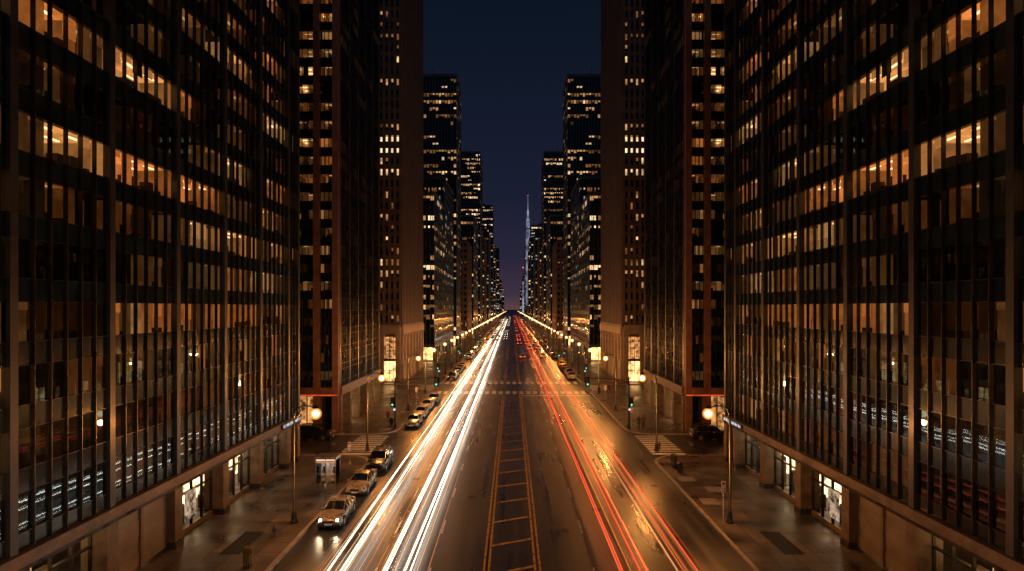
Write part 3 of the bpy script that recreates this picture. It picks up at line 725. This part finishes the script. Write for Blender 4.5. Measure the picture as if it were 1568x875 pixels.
mb.obj('taillight_trails')

# ------------------------------------------------------------ street furniture
def hydrant():
    mb=MB(); h=pmat('hydrant_paint',(.12,.1,.09),.5,.4)
    mb.tube([(0,0,0),(0,0,.06),(0,0,.07),(0,0,.5),(0,0,.52),(0,0,.56),(0,0,.66),(0,0,.72),(0,0,.78)],[.17,.17,.11,.105,.14,.14,.11,.05,.03],h,12)
    mb.tube([(-.2,0,.4),(.2,0,.4)],.055,h,8); mb.tube([(0,-.2,.36),(0,0,.36)],.075,h,8); return mb.mesh('fire_hydrant')
HM=hydrant(); inst('fire_hydrant',HM,(-16.5,38.6,.154)); inst('fire_hydrant',HM,(16.6,62.5,.154))
mb=MB(); w,d,h=.85,.65,2.6
for a in (-w,0,w):
    for b in (-d,d): mb.box(a-.04,a+.04,b-.04,b+.04,0,h,M['alu'])
mb.box(-w-.1,w+.1,-d-.1,d+.1,h,h+.22,M['alu']); mb.box(-w,w,-d,d,h-.05,h-.01,emat('kiosk_light',(1,.9,.75),2.5))
fg=pmat('frosted_panel',(.6,.6,.58),.35); 
for a in (-w,w,0): mb.box(a-.012,a+.012,-d+.04,d-.04,.35,h-.1,M['shopglass'] if a else fg)
mb.box(-w+.04,-.04,d-.012,d+.012,.35,h-.1,fg); mb.box(.04,w-.04,d-.012,d+.012,.35,h-.1,fg)
for a in (-.45,.45):
    mb.box(a-.13,a+.13,d-.22,d-.05,1.1,1.65,M['metal']); mb.tube([(a-.2,d-.25,1.15),(a-.2,d-.27,1.4)],.03,M['black'],6); mb.box(a-.3,a+.3,d-.4,d-.05,.85,.9,M['alu'])
mb.box(-w,w,-d-.02,-d+.02,.35,.42,M['alu']); mb.box(-w,w,-d-.05,-d+.05,h-.3,h-.06,M['signwhite'])
mb.obj('telephone_kiosk',(-16.3,49.2,.154))
def bin_():
    mb=MB(); n=14
    for i in range(n):
        t=2*math.pi*i/n; mb.tube([(.24*math.cos(t),.24*math.sin(t),.05),(.3*math.cos(t),.3*math.sin(t),.85)],.015,M['iron'],4)
    for z,r in ((.06,.25),(.45,.28),(.85,.31)): mb.tube([(0,0,z-.02),(0,0,z+.02)],r,M['iron'],14)
    mb.tube([(0,0,.1),(0,0,.8)],[.21,.26],M['black'],12); mb.tube([(0,0,.86),(0,0,.95),(0,0,1.0)],[.31,.2,.08],M['iron'],14)
    return mb.mesh('trash_can')
BM=bin_()
def news(c):
    mb=MB(); m=pmat('newspaper_box_paint',c,.4)
    mb.box(-.2,.2,-.18,.18,.35,1.15,m); mb.box(-.16,.16,-.2,-.181,.75,1.08,M['carglass']); mb.box(-.2,.2,-.24,.18,1.153,1.22,m)
    for a in(-.16,.16):
        for b in(-.14,.14): mb.box(a-.02,a+.02,b-.02,b+.02,0,.35,M['iron'])
    mb.box(-.25,.25,-.22,.22,0,.03,M['iron']); mb.box(-.05,.05,-.21,-.18,.55,.62,M['chrome']); return mb.mesh('newspaper_box')
for x,y in ((16.2,53.5),(-16.4,75.5),(16.3,104)): inst('trash_can',BM,(x,y,.154))
for x,y,c in ((16.15,55.0,(.04,.03,.03)),(16.15,55.6,(.02,.03,.06)),(-16.2,34,(.1,.08,.02))): inst('newspaper_box',news(c),(x,y,.154),math.pi/2)
def psign():
    mb=MB(); mb.tube([(0,0,0),(0,0,3.1)],.03,M['alu'],6)
    mb.box(-.16,.16,-.05,-.03,2.55,3.05,M['signwhite']); mb.box(-.12,.12,-.056,-.051,2.82,2.99,M['signred']); mb.box(-.16,.16,-.05,-.03,2.2,2.5,M['signwhite'])
    mb.box(-.1,.1,-.056,-.051,2.3,2.34,M['signred']); return mb.mesh('parking_sign')
PS=psign()
for x,y in ((15.6,41.0),(-15.5,53),(15.5,66.0+6),(-15.5,90),(15.5,92)): inst('parking_sign',PS,(x,y,.154))
def meter():
    mb=MB(); mb.tube([(0,0,0),(0,0,1.05)],.03,M['iron'],6); mb.tube([(0,0,1.05),(0,0,1.12),(0,0,1.35),(0,0,1.45)],[.05,.09,.1,.04],M['alu'],8); return mb.mesh('parking_meter')
PM=meter()
for y in (45.5,52.4,78,84,90): inst('parking_meter',PM,(-15.3,y,.154))

# ------------------------------------------------------------ pedestrians
def person(name,loc,rot,coat,pants,stride=.28):
    J={'pel':(0,0,.95,.13),'wst':(0,0,1.1,.125),'ch':(0,-.02,1.33,.155),'nk':(0,-.03,1.5,.06),'hd':(0,-.05,1.63,.095),'ht':(0,-.05,1.72,.075),
       'hl':(-.1,0,.9,.1),'kl':(-.11,-stride*.6,.52,.065),'al':(-.11,-stride*.8,.1,.045),'fl':(-.12,-stride*.8-.16,.04,.04),
       'hr':(.1,0,.9,.1),'kr':(.11,stride*.35,.5,.065),'ar':(.11,stride,.13,.045),'fr':(.12,stride-.15,.04,.04),
       'sl':(-.19,-.01,1.42,.065),'el':(-.24,.1,1.15,.048),'wl':(-.23,-.02,.92,.032),'hdl':(-.22,-.08,.84,.035),
       'sr':(.19,-.01,1.42,.065),'er':(.24,-.08,1.15,.048),'wr':(.23,-.26,.98,.032),'hdr':(.22,-.33,.93,.035)}
    ks=list(J); E=[('pel','wst'),('wst','ch'),('ch','nk'),('nk','hd'),('hd','ht'),('pel','hl'),('hl','kl'),('kl','al'),('al','fl'),('pel','hr'),('hr','kr'),('kr','ar'),('ar','fr'),
       ('ch','sl'),('sl','el'),('el','wl'),('wl','hdl'),('ch','sr'),('sr','er'),('er','wr'),('wr','hdr')]
    me=bpy.data.meshes.new(name); me.from_pydata([J[k][:3] for k in ks],[(ks.index(a),ks.index(b)) for a,b in E],[])
    o=bpy.data.objects.new(name,me); scene.collection.objects.link(o)
    sk=o.modifiers.new('s','SKIN')
    for i,k in enumerate(ks):
        v=me.skin_vertices[0].data[i]; v.radius=(J[k][3],J[k][3]*(.8 if k in('ch','wst','pel') else 1)); v.use_root=(i==0)
    o.modifiers.new('u','SUBSURF').levels=2
    dg=bpy.context.evaluated_depsgraph_get(); m2=bpy.data.meshes.new_from_object(o.evaluated_get(dg)); o.modifiers.clear(); o.data=m2
    m2.materials.clear()
    for m in (pmat('coat',coat,.8),pmat('trousers',pants,.8),pmat('skin',(.35,.2,.14),.5),pmat('hair',(.03,.02,.015),.7)): m2.materials.append(m)
    for p in m2.polygons:
        c=p.center; p.use_smooth=True
        p.material_index=1 if c.z<.86 and abs(c.x)<.2 else (3 if (c.z>1.68 or (c.z>1.58 and c.y>-.03)) else (2 if c.z>1.5 or (abs(c.x)>.19 and c.z<.95) else 0))
    o.location=loc; o.rotation_euler[2]=rot
person('pedestrian',(16.6,72.6,.154),math.radians(170),(.04,.035,.05),(.02,.02,.03))
person('pedestrian',(17.3,73.1,.154),math.radians(175),(.12,.08,.05),(.02,.02,.02),.2)
person('pedestrian',(-17.2,77,.154),math.radians(10),(.1,.03,.03),(.02,.02,.04))
person('pedestrian',(18.2,104.5,.154),math.radians(80),(.1,.1,.1),(.03,.03,.04))
person('pedestrian',(-18.2,98,.154),math.radians(0),(.05,.05,.08),(.03,.03,.04),.2)

# ------------------------------------------------------------ world, added fill light, camera
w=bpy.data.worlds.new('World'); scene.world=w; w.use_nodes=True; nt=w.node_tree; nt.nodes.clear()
o=nn(nt,'ShaderNodeOutputWorld'); sky=nn(nt,'ShaderNodeTexSky'); sky.sky_type='NISHITA'; sky.sun_disc=False
sky.sun_elevation=math.radians(-9); sky.sun_rotation=math.radians(200)
b1=nn(nt,'ShaderNodeBackground'); b1.inputs[1].default_value=.05; nt.links.new(sky.outputs[0],b1.inputs[0])
tc=nn(nt,'ShaderNodeTexCoord'); sx=nn(nt,'ShaderNodeSeparateXYZ'); nt.links.new(tc.outputs['Generated'],sx.inputs[0])
c=ramp(nt,[(0,(.10,.050,.055)),(.025,(.048,.030,.050)),(.09,(.022,.019,.042)),(.2,(.010,.013,.031)),(.5,(.0028,.0072,.016)),(1,(.014,.036,.055))],sx.outputs[2])  # top stop brightened above the view, added as cool fill for the facades
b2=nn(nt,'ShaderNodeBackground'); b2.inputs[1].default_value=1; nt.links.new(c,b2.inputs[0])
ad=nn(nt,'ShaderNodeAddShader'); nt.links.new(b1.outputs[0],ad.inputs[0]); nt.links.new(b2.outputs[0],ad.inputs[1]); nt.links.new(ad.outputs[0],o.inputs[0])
sd=bpy.data.lights.new('cool_fill_light','SUN'); sd.energy=.05; sd.angle=math.radians(.5); sd.color=(.6,.8,1)  # faint bluish sun lamp added as ambient fill, no visible source
so=bpy.data.objects.new('cool_fill_light',sd); scene.collection.objects.link(so); so.rotation_euler=(math.radians(45),0,math.radians(5))
cd=bpy.data.cameras.new('camera'); cam=bpy.data.objects.new('camera',cd); scene.collection.objects.link(cam)
cam.location=(0,0,16); cam.rotation_euler=(math.radians(90),0,0); cd.sensor_width=36; cd.lens=36*850/1568
cd.shift_y=(472-437.5)/1568; cd.clip_end=8000; cd.clip_start=.1
scene.camera=cam
